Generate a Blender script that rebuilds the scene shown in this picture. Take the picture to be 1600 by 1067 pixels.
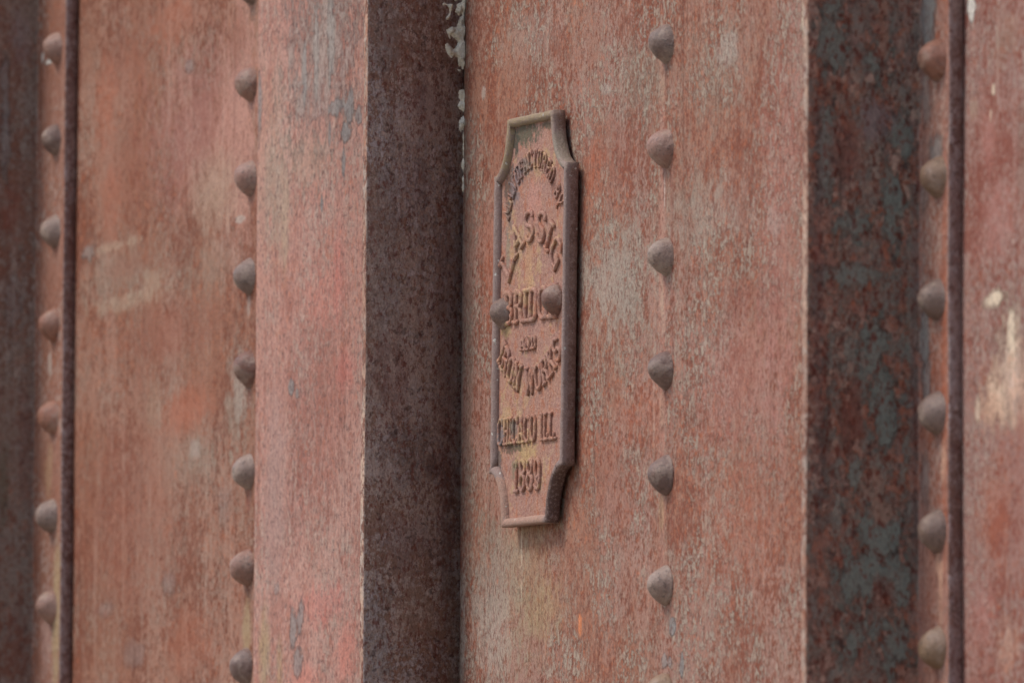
import bpy, bmesh, math, random
from mathutils import Vector, Matrix, noise as mn

for o in list(bpy.data.objects):
    bpy.data.objects.remove(o)
SC = bpy.context.scene
COL = SC.collection

# ---------------------------------------------------------------- camera, sky, sun, exposure
CAM_LOC = (7.70232, -2.95664, 1.6036)
CAM_ROT = [[0.3588334, 0.0821092, 0.9297831], [0.933385, -0.0375172, -0.3569103], [0.0055772, 0.9959169, -0.0901019]]
cam_d = bpy.data.cameras.new('camera')
cam = bpy.data.objects.new('camera', cam_d)
COL.objects.link(cam)
cam.matrix_world = Matrix.Translation(CAM_LOC) @ Matrix(CAM_ROT).to_4x4()
cam_d.sensor_width = 36.0
cam_d.lens = 15110.0 / 1600.0 * 36.0
cam_d.clip_start = 0.1
cam_d.clip_end = 200.0
cam_d.dof.use_dof = True
cam_d.dof.focus_distance = 8.24
cam_d.dof.aperture_fstop = 12.5
SC.camera = cam

SUN_EL, SUN_AZ = math.radians(55), math.radians(197)      # azimuth from +Y, clockwise: in front of the wall, a little left
w = bpy.data.worlds.new('World'); SC.world = w; w.use_nodes = True
nt = w.node_tree
bg = nt.nodes['Background']
sky = nt.nodes.new('ShaderNodeTexSky'); sky.sky_type = 'NISHITA'; sky.sun_disc = False
sky.sun_elevation = SUN_EL; sky.sun_rotation = SUN_AZ
sky.air_density = 1.0; sky.dust_density = 1.5; sky.ozone_density = 1.0
nt.links.new(sky.outputs[0], bg.inputs[0]); bg.inputs[1].default_value = 0.15
sd = bpy.data.lights.new('sun', 'SUN'); sd.energy = 1.9; sd.angle = math.radians(18); sd.color = (1.0, 0.965, 0.90)
so = bpy.data.objects.new('sun', sd); COL.objects.link(so)
to_sun = Vector((math.sin(SUN_AZ) * math.cos(SUN_EL), math.cos(SUN_AZ) * math.cos(SUN_EL), math.sin(SUN_EL)))
so.rotation_euler = to_sun.to_track_quat('Z', 'Y').to_euler(); so.location = (0, -4, 6)
SC.view_settings.view_transform = 'Standard'; SC.view_settings.look = 'None'
SC.view_settings.gamma = 1.0; SC.view_settings.exposure = 0.34
SC.render.engine = 'CYCLES'
SC.render.resolution_x, SC.render.resolution_y = 1024, 682

# ---------------------------------------------------------------- small helpers
def srgb(r, g, b):
    f = lambda c: (c / 255 / 12.92) if c / 255 <= 0.04045 else ((c / 255 + 0.055) / 1.055) ** 2.4
    return (f(r), f(g), f(b), 1.0)

PAL = dict(slate=(138, 130, 124), chalk=(176, 158, 144), red=(202, 118, 104), salmon=(204, 130, 112), ochre=(166, 140, 104),
           tan=(176, 148, 124), greypink=(170, 136, 124), pink=(184, 128, 116), orange=(172, 98, 70), brown=(146, 88, 68),
           brightor=(215, 130, 85), white=(232, 224, 210), grime=(124, 104, 88), pinktan=(184, 134, 116), deep=(138, 74, 60),
           cream=(226, 202, 174), sand=(212, 164, 136), deepred=(112, 64, 54), purple=(136, 116, 112), dark=(92, 74, 68),
           steel=(120, 123, 112), rustlight=(166, 118, 96), rust=(132, 72, 56), plum=(122, 88, 82), bluegrey=(136, 132, 126), greywash=(150, 137, 119),
           olive=(98, 90, 72))

STAINS = {'cover': [(-0.636, 2.5697, 0.0386, 0.1953, 'pinktan', 0.7, 0.7, 0.9), (-0.6288, 2.2683, 0.0088, 0.1176, 'brown', 0.5, 0.9, 0.9),
           (-0.4633, 2.6513, 0.101, 0.0875, 'slate', 0.45, 1.8, 0.6), (-0.5897, 2.5356, 0.0521, 0.0707, 'greywash', 0.35, 1.4, 0.8),
           (-0.5125, 2.6392, 0.0069, 0.0364, 'slate', 0.85, 0.5, 0.35), (-0.4822, 2.6593, 0.0102, 0.0585, 'slate', 0.75, 0.9, 0.5),
           (-0.4432, 2.6607, 0.0118, 0.0495, 'slate', 0.85, 0.8, 0.4), (-0.43, 2.5966, 0.0202, 0.0093, 'slate', 0.85, 0.8, 0.3),
           (-0.393, 2.5944, 0.0117, 0.022, 'slate', 0.9, 0.9, 0.3), (-0.4026, 2.5706, 0.0151, 0.0104, 'slate', 0.9, 0.8, 0.3),
           (-0.4071, 2.5456, 0.0059, 0.015, 'slate', 0.9, 0.5, 0.3), (-0.3694, 2.5833, 0.0117, 0.0104, 'slate', 0.8, 0.8, 0.3),
           (-0.4817, 2.3277, 0.0927, 0.1102, 'deep', 0.3, 2.0, 0.5), (-0.5482, 2.2394, 0.0515, 0.0525, 'deep', 0.3, 2.0, 0.5),
           (-0.6354, 2.62, 0.0088, 0.0344, 'slate', 0.8, 0.5, 0.4), (-0.4447, 2.5749, 0.0051, 0.014, 'slate', 0.8, 0.5, 0.3),
           (-0.4637, 2.513, 0.0037, 0.0087, 'slate', 0.9, 0.5, 0.3), (-0.4721, 2.664, 0.0845, 0.0701, 'chalk', 0.5, 1.1, 0.9),
           (-0.42, 2.4441, 0.0252, 0.0636, 'red', 0.4, 0.6, 0.9), (-0.4015, 2.359, 0.0367, 0.0288, 'red', 0.4, 0.6, 0.9),
           (-0.4669, 2.4251, 0.0675, 0.0348, 'salmon', 0.4, 0.8, 0.9), (-0.4525, 2.1496, 0.1003, 0.0242, 'red', 0.45, 0.9, 0.9),
           (-0.3928, 2.1033, 0.0431, 0.04, 'salmon', 0.7, 0.6, 0.9), (-0.502, 2.0859, 0.0509, 0.0231, 'salmon', 0.6, 0.6, 0.8),
           (-0.5422, 2.3527, 0.0086, 0.0082, 'slate', 0.85, 0.6, 0.3), (-0.5266, 2.3457, 0.0052, 0.0053, 'slate', 0.7, 0.6, 0.3),
           (-0.532, 2.1309, 0.0103, 0.0198, 'slate', 0.75, 0.9, 0.4), (-0.5117, 2.1414, 0.0103, 0.0174, 'slate', 0.75, 0.9, 0.4),
           (-0.5177, 2.1011, 0.0154, 0.0151, 'slate', 0.7, 0.9, 0.4), (-0.5778, 2.1713, 0.0087, 0.007, 'slate', 0.55, 0.9, 0.4),
           (-0.6096, 2.1176, 0.0209, 0.0527, 'ochre', 0.75, 0.4, 0.8), (-0.5675, 2.1008, 0.0121, 0.035, 'ochre', 0.5, 0.4, 0.8),
           (-0.563, 2.5096, 0.0156, 0.0705, 'tan', 0.7, 0.3, 0.8), (-0.5834, 2.2652, 0.045, 0.1404, 'greypink', 0.7, 0.5, 0.9),
           (-0.6271, 2.492, 0.0176, 0.1771, 'pinktan', 0.6, 0.5, 0.9), (-0.5991, 2.566, 0.0522, 0.1475, 'tan', 0.3, 0.9, 0.9),
           (-0.5038, 2.5565, 0.085, 0.0351, 'tan', 0.35, 0.6, 0.9)],
 'leg0': [(-1.1947, 2.1823, 0.0158, 0.0995, 'ochre', 0.8, 0.4, 0.7), (-1.2258, 2.1653, 0.0238, 0.0561, 'greypink', 0.6, 0.5, 0.8),
          (-1.2221, 2.4274, 0.007, 0.0188, 'chalk', 0.75, 0.6, 0.5), (-1.2204, 2.371, 0.006, 0.0125, 'ochre', 0.6, 0.6, 0.5),
          (-1.2227, 2.3211, 0.0159, 0.0376, 'ochre', 0.35, 0.6, 0.7), (-1.2355, 2.7258, 0.014, 0.0032, 'white', 0.8, 0.8, 0.5),
          (-1.2557, 2.7325, 0.006, 0.0063, 'white', 0.6, 0.8, 0.5)],
 'leg3': [(0.9227, 2.5272, 0.0172, 0.0446, 'bluegrey', 0.95, 0.5, 0.5), (0.9193, 2.4632, 0.0123, 0.0297, 'bluegrey', 0.5, 0.8, 0.6),
          (0.9379, 2.4168, 0.0172, 0.0148, 'bluegrey', 0.7, 0.8, 0.5), (0.9171, 2.3892, 0.0111, 0.0198, 'bluegrey', 0.4, 0.8, 0.6),
          (0.9176, 2.2805, 0.0098, 0.0345, 'bluegrey', 0.85, 0.6, 0.4), (0.9214, 2.2408, 0.0098, 0.0246, 'bluegrey', 0.7, 0.8, 0.5),
          (0.9193, 2.1671, 0.0086, 0.0246, 'bluegrey', 0.5, 0.8, 0.5), (0.9557, 2.2577, 0.0073, 0.2446, 'orange', 0.6, 0.5, 0.8),
          (0.9535, 2.1795, 0.0061, 0.0196, 'sand', 0.8, 0.6, 0.7), (0.949, 2.0892, 0.0061, 0.0244, 'sand', 0.7, 0.6, 0.7),
          (0.9428, 2.1067, 0.0061, 0.0147, 'sand', 0.6, 0.6, 0.7), (0.9467, 2.0625, 0.0073, 0.0293, 'sand', 0.3, 0.6, 0.7)],
 'panelA': [(-0.6802, 2.6173, 0.0071, 0.0143, 'deep', 0.5, 0.9, 0.8), (-0.6781, 2.5291, 0.0071, 0.0143, 'grime', 0.5, 0.9, 0.8),
            (-0.6777, 2.4388, 0.0071, 0.0143, 'chalk', 0.5, 0.9, 0.8), (-0.6756, 2.3527, 0.0071, 0.0142, 'deep', 0.5, 0.9, 0.8),
            (-0.6751, 2.258, 0.0071, 0.0142, 'deep', 0.5, 0.9, 0.8), (-0.698, 2.618, 0.0603, 0.1552, 'pinktan', 0.75, 0.8, 0.9),
            (-1.0644, 2.5016, 0.114, 0.0371, 'greywash', 0.45, 1.6, 0.8), (-0.7844, 2.4827, 0.1077, 0.0361, 'greywash', 0.35, 1.5, 0.8),
            (-1.032, 2.7085, 0.1135, 0.0496, 'brown', 0.4, 1.0, 0.9), (-0.8528, 2.3079, 0.109, 0.0362, 'greywash', 0.4, 1.6, 0.8),
            (-0.7092, 2.3452, 0.0426, 0.0476, 'greywash', 0.5, 1.4, 0.8), (-0.8243, 2.6191, 0.215, 0.1029, 'pink', 0.4, 0.8, 0.9),
            (-0.7241, 2.5908, 0.0889, 0.1555, 'pinktan', 0.6, 0.7, 0.9), (-1.098, 2.666, 0.0424, 0.0561, 'orange', 0.5, 0.7, 0.8),
            (-0.8916, 2.7296, 0.0921, 0.0367, 'orange', 0.45, 0.7, 0.8), (-1.0758, 2.5645, 0.0384, 0.0558, 'orange', 0.4, 0.7, 0.8),
            (-1.0748, 2.5304, 0.0916, 0.0056, 'tan', 0.5, 0.9, 0.6), (-1.0254, 2.4736, 0.1316, 0.0111, 'tan', 0.5, 1.0, 0.6),
            (-1.0454, 2.5061, 0.076, 0.0154, 'brown', 0.4, 1.4, 0.8), (-0.9502, 2.4854, 0.0449, 0.0184, 'tan', 0.45, 1.0, 0.6),
            (-1.1425, 2.5304, 0.0273, 0.0087, 'slate', 0.5, 0.9, 0.6), (-0.7772, 2.5541, 0.0987, 0.0541, 'tan', 0.5, 0.7, 0.9),
            (-0.854, 2.3562, 0.0947, 0.0302, 'orange', 0.55, 0.8, 0.8), (-0.8274, 2.3169, 0.0182, 0.0096, 'chalk', 0.6, 0.9, 0.6),
            (-0.7008, 2.3653, 0.0284, 0.0416, 'chalk', 0.45, 0.9, 0.8), (-0.9469, 2.3632, 0.0336, 0.0305, 'tan', 0.4, 0.8, 0.8),
            (-0.7427, 2.2584, 0.0268, 0.0238, 'slate', 0.25, 0.9, 0.8), (-0.9014, 2.1964, 0.0222, 0.0145, 'slate', 0.35, 0.9, 0.6),
            (-1.0838, 2.1826, 0.0269, 0.0086, 'slate', 0.35, 0.9, 0.6), (-0.9968, 2.135, 0.0414, 0.0146, 'slate', 0.3, 0.9, 0.6),
            (-0.6775, 2.139, 0.0159, 0.0413, 'ochre', 0.7, 0.4, 0.7), (-0.83, 2.1383, 0.1083, 0.0479, 'orange', 0.35, 0.6, 0.9),
            (-0.9115, 2.4333, 0.2006, 0.0426, 'brown', 0.5, 0.6, 0.9), (-1.0196, 2.2707, 0.2047, 0.1347, 'brown', 0.5, 0.9, 0.9),
            (-1.0292, 2.6094, 0.1133, 0.0741, 'brown', 0.35, 0.9, 0.9), (-0.8515, 2.6801, 0.0147, 0.0073, 'slate', 0.45, 0.9, 0.6),
            (-0.7141, 2.6914, 0.0393, 0.036, 'brown', 0.5, 0.5, 0.8), (-0.7046, 2.5214, 0.0178, 0.0042, 'chalk', 0.7, 0.5, 0.5),
            (-0.6425, 2.5156, 0.0088, 0.0036, 'chalk', 0.6, 0.5, 0.5)],
 'panelB': [(0.3458, 2.5397, 0.0057, 0.0149, 'orange', 0.5, 0.9, 0.8), (0.3468, 2.453, 0.0057, 0.0149, 'deep', 0.5, 0.9, 0.8),
            (0.3464, 2.3635, 0.0056, 0.0148, 'orange', 0.5, 0.9, 0.8), (0.3474, 2.2698, 0.0056, 0.0148, 'deep', 0.5, 0.9, 0.8),
            (0.347, 2.1838, 0.0056, 0.0148, 'orange', 0.5, 0.9, 0.8), (0.2449, 2.3745, 0.1001, 0.0804, 'greywash', 0.6, 1.5, 0.8),
            (0.4074, 2.4234, 0.0964, 0.0474, 'greywash', 0.4, 1.6, 0.8), (0.2931, 2.5465, 0.0852, 0.0375, 'greywash', 0.35, 1.6, 0.8),
            (-0.0272, 2.1338, 0.0912, 0.0879, 'greywash', 0.5, 1.4, 0.8), (0.4618, 2.5282, 0.0818, 0.0472, 'greywash', 0.3, 1.7, 0.8),
            (0.5599, 2.1872, 0.0796, 0.0822, 'brown', 0.35, 1.0, 0.9), (0.2397, 2.2091, 0.0717, 0.0588, 'brown', 0.35, 1.0, 0.9),
            (0.2959, 2.3115, 0.0427, 0.0213, 'brown', 0.3, 1.0, 0.9), (0.2375, 2.3805, 0.0861, 0.059, 'chalk', 0.4, 1.1, 0.9),
            (0.4628, 2.4181, 0.122, 0.0314, 'chalk', 0.3, 1.1, 0.9), (0.0335, 2.1467, 0.09, 0.1037, 'ochre', 0.35, 0.7, 0.9),
            (-0.0423, 2.1182, 0.0612, 0.0715, 'chalk', 0.5, 0.9, 0.8), (0.0791, 2.1168, 0.0669, 0.0326, 'ochre', 0.45, 0.6, 0.9),
            (0.1926, 2.4789, 0.038, 0.0378, 'orange', 0.6, 0.7, 0.8), (0.161, 2.0987, 0.0051, 0.0118, 'brightor', 0.75, 0.6, 0.5),
            (0.1368, 2.2486, 0.088, 0.0217, 'orange', 0.4, 0.7, 0.9), (0.5062, 2.1598, 0.1204, 0.0775, 'orange', 0.3, 0.7, 0.9),
            (-0.0471, 2.4167, 0.0462, 0.0942, 'orange', 0.4, 0.6, 0.9), (0.3677, 2.0858, 0.0084, 0.0089, 'slate', 0.95, 0.3, 0.25),
            (0.3498, 2.0584, 0.0084, 0.0063, 'slate', 0.7, 0.7, 0.3), (0.3625, 2.0567, 0.0056, 0.0053, 'slate', 0.7, 0.7, 0.3),
            (0.3891, 2.0522, 0.0056, 0.0115, 'slate', 0.9, 0.4, 0.3), (0.4822, 2.5469, 0.0301, 0.0157, 'chalk', 0.5, 0.9, 0.5),
            (0.5849, 2.3988, 0.024, 0.0124, 'chalk', 0.55, 0.9, 0.5), (0.218, 2.5449, 0.0146, 0.0054, 'chalk', 0.6, 0.8, 0.5),
            (0.3483, 2.4449, 0.0023, 0.0191, 'white', 0.55, 0.6, 0.6), (-0.0729, 2.5721, 0.0062, 0.0078, 'chalk', 0.7, 0.6, 0.5),
            (-0.1135, 2.1055, 0.0078, 0.0721, 'chalk', 0.75, 1.2, 0.5), (-0.1191, 2.345, 0.0039, 0.1672, 'chalk', 0.5, 1.4, 0.5),
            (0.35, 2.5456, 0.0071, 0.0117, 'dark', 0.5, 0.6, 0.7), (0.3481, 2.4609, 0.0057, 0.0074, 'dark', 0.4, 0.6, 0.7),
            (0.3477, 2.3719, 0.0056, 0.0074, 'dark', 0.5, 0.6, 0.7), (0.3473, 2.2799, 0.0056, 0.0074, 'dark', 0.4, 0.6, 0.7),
            (-0.1011, 2.2991, 0.0141, 0.2332, 'grime', 0.5, 0.6, 0.9), (-0.0353, 2.1618, 0.0551, 0.0661, 'grime', 0.35, 0.8, 0.9),
            (0.5981, 2.4053, 0.066, 0.2157, 'pink', 0.35, 0.8, 0.9), (0.512, 2.2733, 0.1335, 0.0777, 'pink', 0.3, 0.8, 0.9),
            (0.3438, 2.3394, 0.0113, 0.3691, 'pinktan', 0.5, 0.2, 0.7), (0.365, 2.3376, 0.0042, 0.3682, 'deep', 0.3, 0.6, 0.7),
            (0.3445, 2.5303, 0.0071, 0.0213, 'tan', 0.5, 0.3, 0.7), (0.3437, 2.3553, 0.0071, 0.0238, 'tan', 0.5, 0.3, 0.7),
            (0.3433, 2.2654, 0.0085, 0.0211, 'tan', 0.4, 0.3, 0.7), (0.3428, 2.1809, 0.0085, 0.0211, 'ochre', 0.5, 0.3, 0.7),
            (0.0418, 2.6067, 0.1051, 0.0331, 'chalk', 0.3, 1.0, 0.9), (0.2965, 2.2636, 0.0848, 0.0372, 'orange', 0.3, 0.6, 0.9),
            (0.6433, 2.5599, 0.004, 0.0257, 'cream', 0.7, 0.5, 0.5), (0.6471, 2.4006, 0.0039, 0.0307, 'cream', 0.6, 0.5, 0.5),
            (0.6467, 2.2832, 0.0039, 0.0204, 'cream', 0.5, 0.5, 0.5), (0.2362, 2.4881, 0.0577, 0.0645, 'deep', 0.25, 0.6, 0.9),
            (0.0258, 2.1581, 0.003, 0.0437, 'cream', 0.35, 0.4, 0.6), (0.5181, 2.3402, 0.0939, 0.0259, 'deep', 0.25, 0.6, 0.9)],
 'panelC': [(1.0274, 2.2981, 0.0215, 0.0073, 'cream', 0.95, 0.9, 0.5), (1.0537, 2.2794, 0.0095, 0.0146, 'cream', 0.9, 0.7, 0.5),
            (1.0573, 2.25, 0.0071, 0.0242, 'cream', 0.85, 0.7, 0.5), (1.0514, 2.2505, 0.0307, 0.0582, 'cream', 0.55, 1.1, 0.9),
            (1.0585, 2.2305, 0.0401, 0.0339, 'white', 0.9, 0.7, 1.0), (1.0214, 2.2967, 0.0262, 0.0088, 'cream', 0.9, 0.6, 0.8),
            (1.0561, 2.2646, 0.0107, 0.0339, 'cream', 0.85, 0.6, 0.8), (1.0395, 2.2272, 0.052, 0.0364, 'sand', 0.8, 0.8, 1.0),
            (1.0276, 2.2232, 0.0309, 0.0292, 'cream', 0.55, 0.9, 1.0), (1.0157, 2.2144, 0.0334, 0.0175, 'sand', 0.6, 0.8, 0.9),
            (1.0751, 2.2292, 0.0306, 0.0435, 'sand', 0.7, 0.6, 0.9), (0.9917, 2.2162, 0.006, 0.0146, 'cream', 0.6, 0.6, 0.7),
            (0.975, 2.5258, 0.0097, 0.0108, 'white', 0.9, 0.5, 0.4), (1.0186, 2.4581, 0.0036, 0.0059, 'cream', 0.8, 0.5, 0.5),
            (0.9825, 2.4472, 0.0097, 0.0098, 'tan', 0.4, 0.8, 0.6), (1.0139, 2.4391, 0.0036, 0.0069, 'cream', 0.5, 0.5, 0.5),
            (1.0091, 2.42, 0.0192, 0.0294, 'pink', 0.5, 0.5, 0.9), (1.0273, 2.3547, 0.0476, 0.0439, 'pink', 0.5, 0.6, 0.9),
            (1.0389, 2.495, 0.0357, 0.0293, 'tan', 0.25, 0.8, 0.9), (1.0219, 2.1362, 0.0475, 0.0582, 'orange', 0.4, 0.7, 0.9),
            (0.9981, 2.06, 0.0359, 0.0437, 'pink', 0.45, 0.6, 0.9), (1.0459, 2.0332, 0.0284, 0.0289, 'sand', 0.3, 0.8, 0.9),
            (1.0747, 2.4036, 0.0142, 0.0437, 'grime', 0.35, 0.7, 0.8)],
 'rib0': [(-0.0479, 2.7002, 0.0053, 0.0504, 'slate', 0.6, 0.9, 0.6), (-0.034, 2.7514, 0.0132, 0.0379, 'purple', 0.5, 0.9, 0.8),
          (-0.046, 2.6498, 0.0059, 0.0378, 'slate', 0.6, 0.9, 0.6), (-0.0387, 2.5808, 0.0132, 0.0315, 'rust', 0.5, 0.9, 0.7),
          (-0.0377, 2.4865, 0.0105, 0.0377, 'slate', 0.4, 0.9, 0.6), (-0.0231, 2.3488, 0.0132, 0.0877, 'deepred', 0.4, 0.9, 0.8),
          (-0.0457, 2.3105, 0.0079, 0.0563, 'olive', 0.6, 0.7, 0.7), (-0.0276, 2.1608, 0.0197, 0.05, 'deepred', 0.3, 0.9, 0.8)],
 'rib1': [(-0.0727, 2.4204, 0.0177, 0.1668, 'slate', 0.3, 1.2, 0.9), (-0.0377, 2.4888, 0.0071, 0.145, 'dark', 0.35, 1.2, 0.9),
          (-0.0119, 2.1833, 0.0083, 0.111, 'dark', 0.4, 1.2, 0.9), (-0.047, 2.1268, 0.0236, 0.0332, 'chalk', 0.15, 1.4, 0.9),
          (-0.013, 2.3559, 0.0178, 0.278, 'deepred', 0.35, 1.0, 0.9), (-0.0661, 2.3205, 0.0236, 0.0667, 'deepred', 0.4, 1.1, 0.8),
          (-0.0352, 2.5672, 0.0238, 0.0447, 'purple', 0.5, 0.9, 0.9), (-0.0764, 2.1094, 0.0177, 0.0553, 'slate', 0.35, 1.0, 0.9),
          (-0.0742, 2.6213, 0.0178, 0.0391, 'slate', 0.35, 1.0, 0.9), (-0.0495, 2.4883, 0.0297, 0.0446, 'purple', 0.4, 1.0, 0.9),
          (-0.0677, 2.5422, 0.0018, 0.0017, 'cream', 0.8, 0.3, 0.5), (-0.0183, 2.2554, 0.0148, 0.0556, 'deepred', 0.45, 1.0, 0.8),
          (-0.0474, 2.1823, 0.0296, 0.0388, 'purple', 0.45, 1.0, 0.8), (-0.0254, 2.0842, 0.0015, 0.0011, 'cream', 0.8, 0.3, 0.5),
          (-0.0479, 2.26, 0.0355, 0.05, 'dark', 0.45, 0.9, 0.9), (-0.023, 2.0776, 0.0177, 0.0332, 'deepred', 0.3, 0.9, 0.9)],
 'rib3': [(-0.0629, 2.3878, 0.0428, 0.2068, 'steel', 0.45, 3.4, 0.5), (-0.0596, 2.1172, 0.0426, 0.1567, 'steel', 0.5, 3.4, 0.5),
          (-0.0873, 2.5053, 0.0139, 0.0346, 'steel', 0.85, 1.3, 0.35), (-0.0897, 2.4113, 0.0117, 0.0444, 'steel', 0.85, 1.35, 0.35),
          (-0.0709, 2.3628, 0.0213, 0.0128, 'steel', 0.85, 1.35, 0.35), (-0.0472, 2.4924, 0.0128, 0.0248, 'steel', 0.85, 1.4, 0.35),
          (-0.031, 2.4313, 0.0139, 0.0198, 'steel', 0.9, 1.35, 0.35), (-0.0362, 2.3741, 0.0107, 0.0296, 'steel', 0.85, 1.4, 0.35),
          (-0.0389, 2.3889, 0.0075, 0.0346, 'steel', 0.7, 1.35, 0.35), (-0.0708, 2.3234, 0.0267, 0.0108, 'steel', 0.7, 1.4, 0.35),
          (-0.052, 2.2699, 0.0117, 0.0295, 'steel', 0.85, 1.35, 0.35), (-0.0449, 2.2209, 0.0139, 0.0344, 'steel', 0.95, 1.1, 0.35),
          (-0.06, 2.2598, 0.0064, 0.0394, 'steel', 0.6, 1.35, 0.35), (-0.0677, 2.171, 0.0085, 0.0245, 'steel', 0.85, 1.35, 0.35),
          (-0.0463, 2.1226, 0.0213, 0.0294, 'steel', 0.95, 1.2, 0.35), (-0.0622, 2.0926, 0.0213, 0.0245, 'steel', 0.95, 1.2, 0.35),
          (-0.0356, 2.0934, 0.0139, 0.0294, 'steel', 0.85, 1.3, 0.35), (-0.0674, 2.0509, 0.0181, 0.0245, 'steel', 0.85, 1.35, 0.35),
          (-0.0328, 2.0395, 0.016, 0.0245, 'steel', 0.8, 1.35, 0.35), (-0.02, 2.3205, 0.0064, 0.079, 'steel', 0.5, 1.1, 0.3),
          (-0.0481, 2.4453, 0.0182, 0.0198, 'purple', 0.75, 0.9, 0.6), (-0.0445, 2.5074, 0.0054, 0.0297, 'rustlight', 0.7, 1.0, 0.5),
          (-0.0764, 2.4169, 0.016, 0.0345, 'rust', 0.6, 1.0, 0.6), (-0.0705, 2.2102, 0.0106, 0.0344, 'rust', 0.7, 1.0, 0.5),
          (-0.0437, 2.1423, 0.0117, 0.0098, 'rustlight', 0.6, 1.0, 0.5), (-0.0435, 2.0785, 0.0107, 0.0147, 'rust', 0.6, 1.0, 0.5),
          (-0.0983, 2.2878, 0.0074, 0.2451, 'plum', 0.45, 0.7, 0.8), (-0.0173, 2.2613, 0.0054, 0.2459, 'plum', 0.5, 0.6, 0.8),
          (-0.0544, 2.164, 0.0107, 0.0128, 'rustlight', 0.5, 1.0, 0.5), (-0.0917, 2.1898, 0.0085, 0.098, 'dark', 0.5, 0.9, 0.9)]}

def tag(o, label=None, cat=None, group=None, kind=None):
    if label: o['label'] = label
    if cat: o['category'] = cat
    if group: o['group'] = group
    if kind: o['kind'] = kind
    return o

def empty(name, loc=(0, 0, 0)):
    o = bpy.data.objects.new(name, None); COL.objects.link(o); o.location = loc
    o.empty_display_size = 0.05
    return o

def link(name, me, mat=None, parent=None, smooth=True):
    o = bpy.data.objects.new(name, me); COL.objects.link(o)
    if mat and not me.materials: me.materials.append(mat)
    if parent: o.parent = parent
    if smooth:
        for p in me.polygons: p.use_smooth = True
    return o

def fbm(v, n=4, h=0.9):
    s, a, f = 0.0, 1.0, 1.0
    for _ in range(n):
        s += a * mn.noise(v * f); a *= 0.5; f *= 2.1
    return s

# ---------------------------------------------------------------- node helpers
class N:
    def __init__(s, name):
        s.m = bpy.data.materials.new(name); s.m.use_nodes = True
        s.t = s.m.node_tree; s.b = s.t.nodes['Principled BSDF']
    def new(s, k): return s.t.nodes.new(k)
    def put(s, sock, v):
        if hasattr(v, 'is_linked'): s.t.links.new(v, sock)
        else: sock.default_value = v
    def math(s, op, a, b=0.0, clamp=False):
        n = s.new('ShaderNodeMath'); n.operation = op; n.use_clamp = clamp
        s.put(n.inputs[0], a); s.put(n.inputs[1], b); return n.outputs[0]
    def scale(s, v, x, y, z):
        n = s.new('ShaderNodeVectorMath'); n.operation = 'MULTIPLY'
        s.put(n.inputs[0], v); n.inputs[1].default_value = (x, y, z); return n.outputs[0]
    def off(s, v, x, y, z):
        n = s.new('ShaderNodeVectorMath'); n.operation = 'ADD'
        s.put(n.inputs[0], v); n.inputs[1].default_value = (x, y, z); return n.outputs[0]
    def noise(s, v, sc, det=4, rough=0.6, dist=0.0):
        n = s.new('ShaderNodeTexNoise'); s.put(n.inputs['Vector'], v)
        n.inputs['Scale'].default_value = sc; n.inputs['Detail'].default_value = det
        n.inputs['Roughness'].default_value = rough; n.inputs['Distortion'].default_value = dist
        return n.outputs[0]
    def step(s, v, lo, hi, a=0.0, b=1.0):
        n = s.new('ShaderNodeMapRange'); n.interpolation_type = 'SMOOTHSTEP'
        s.put(n.inputs[0], v)
        n.inputs[1].default_value = lo; n.inputs[2].default_value = hi
        n.inputs[3].default_value = a; n.inputs[4].default_value = b
        return n.outputs[0]
    def mix(s, f, a, b, mode='MIX'):
        n = s.new('ShaderNodeMix'); n.data_type = 'RGBA'; n.blend_type = mode
        s.put(n.inputs[0], f); s.put(n.inputs[6], a); s.put(n.inputs[7], b); return n.outputs[2]
    def bump(s, h, dist, strength=1.0, prev=None):
        n = s.new('ShaderNodeBump'); s.put(n.inputs['Height'], h)
        n.inputs['Distance'].default_value = dist; n.inputs['Strength'].default_value = strength
        if prev: s.put(n.inputs['Normal'], prev)
        return n.outputs[0]

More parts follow.
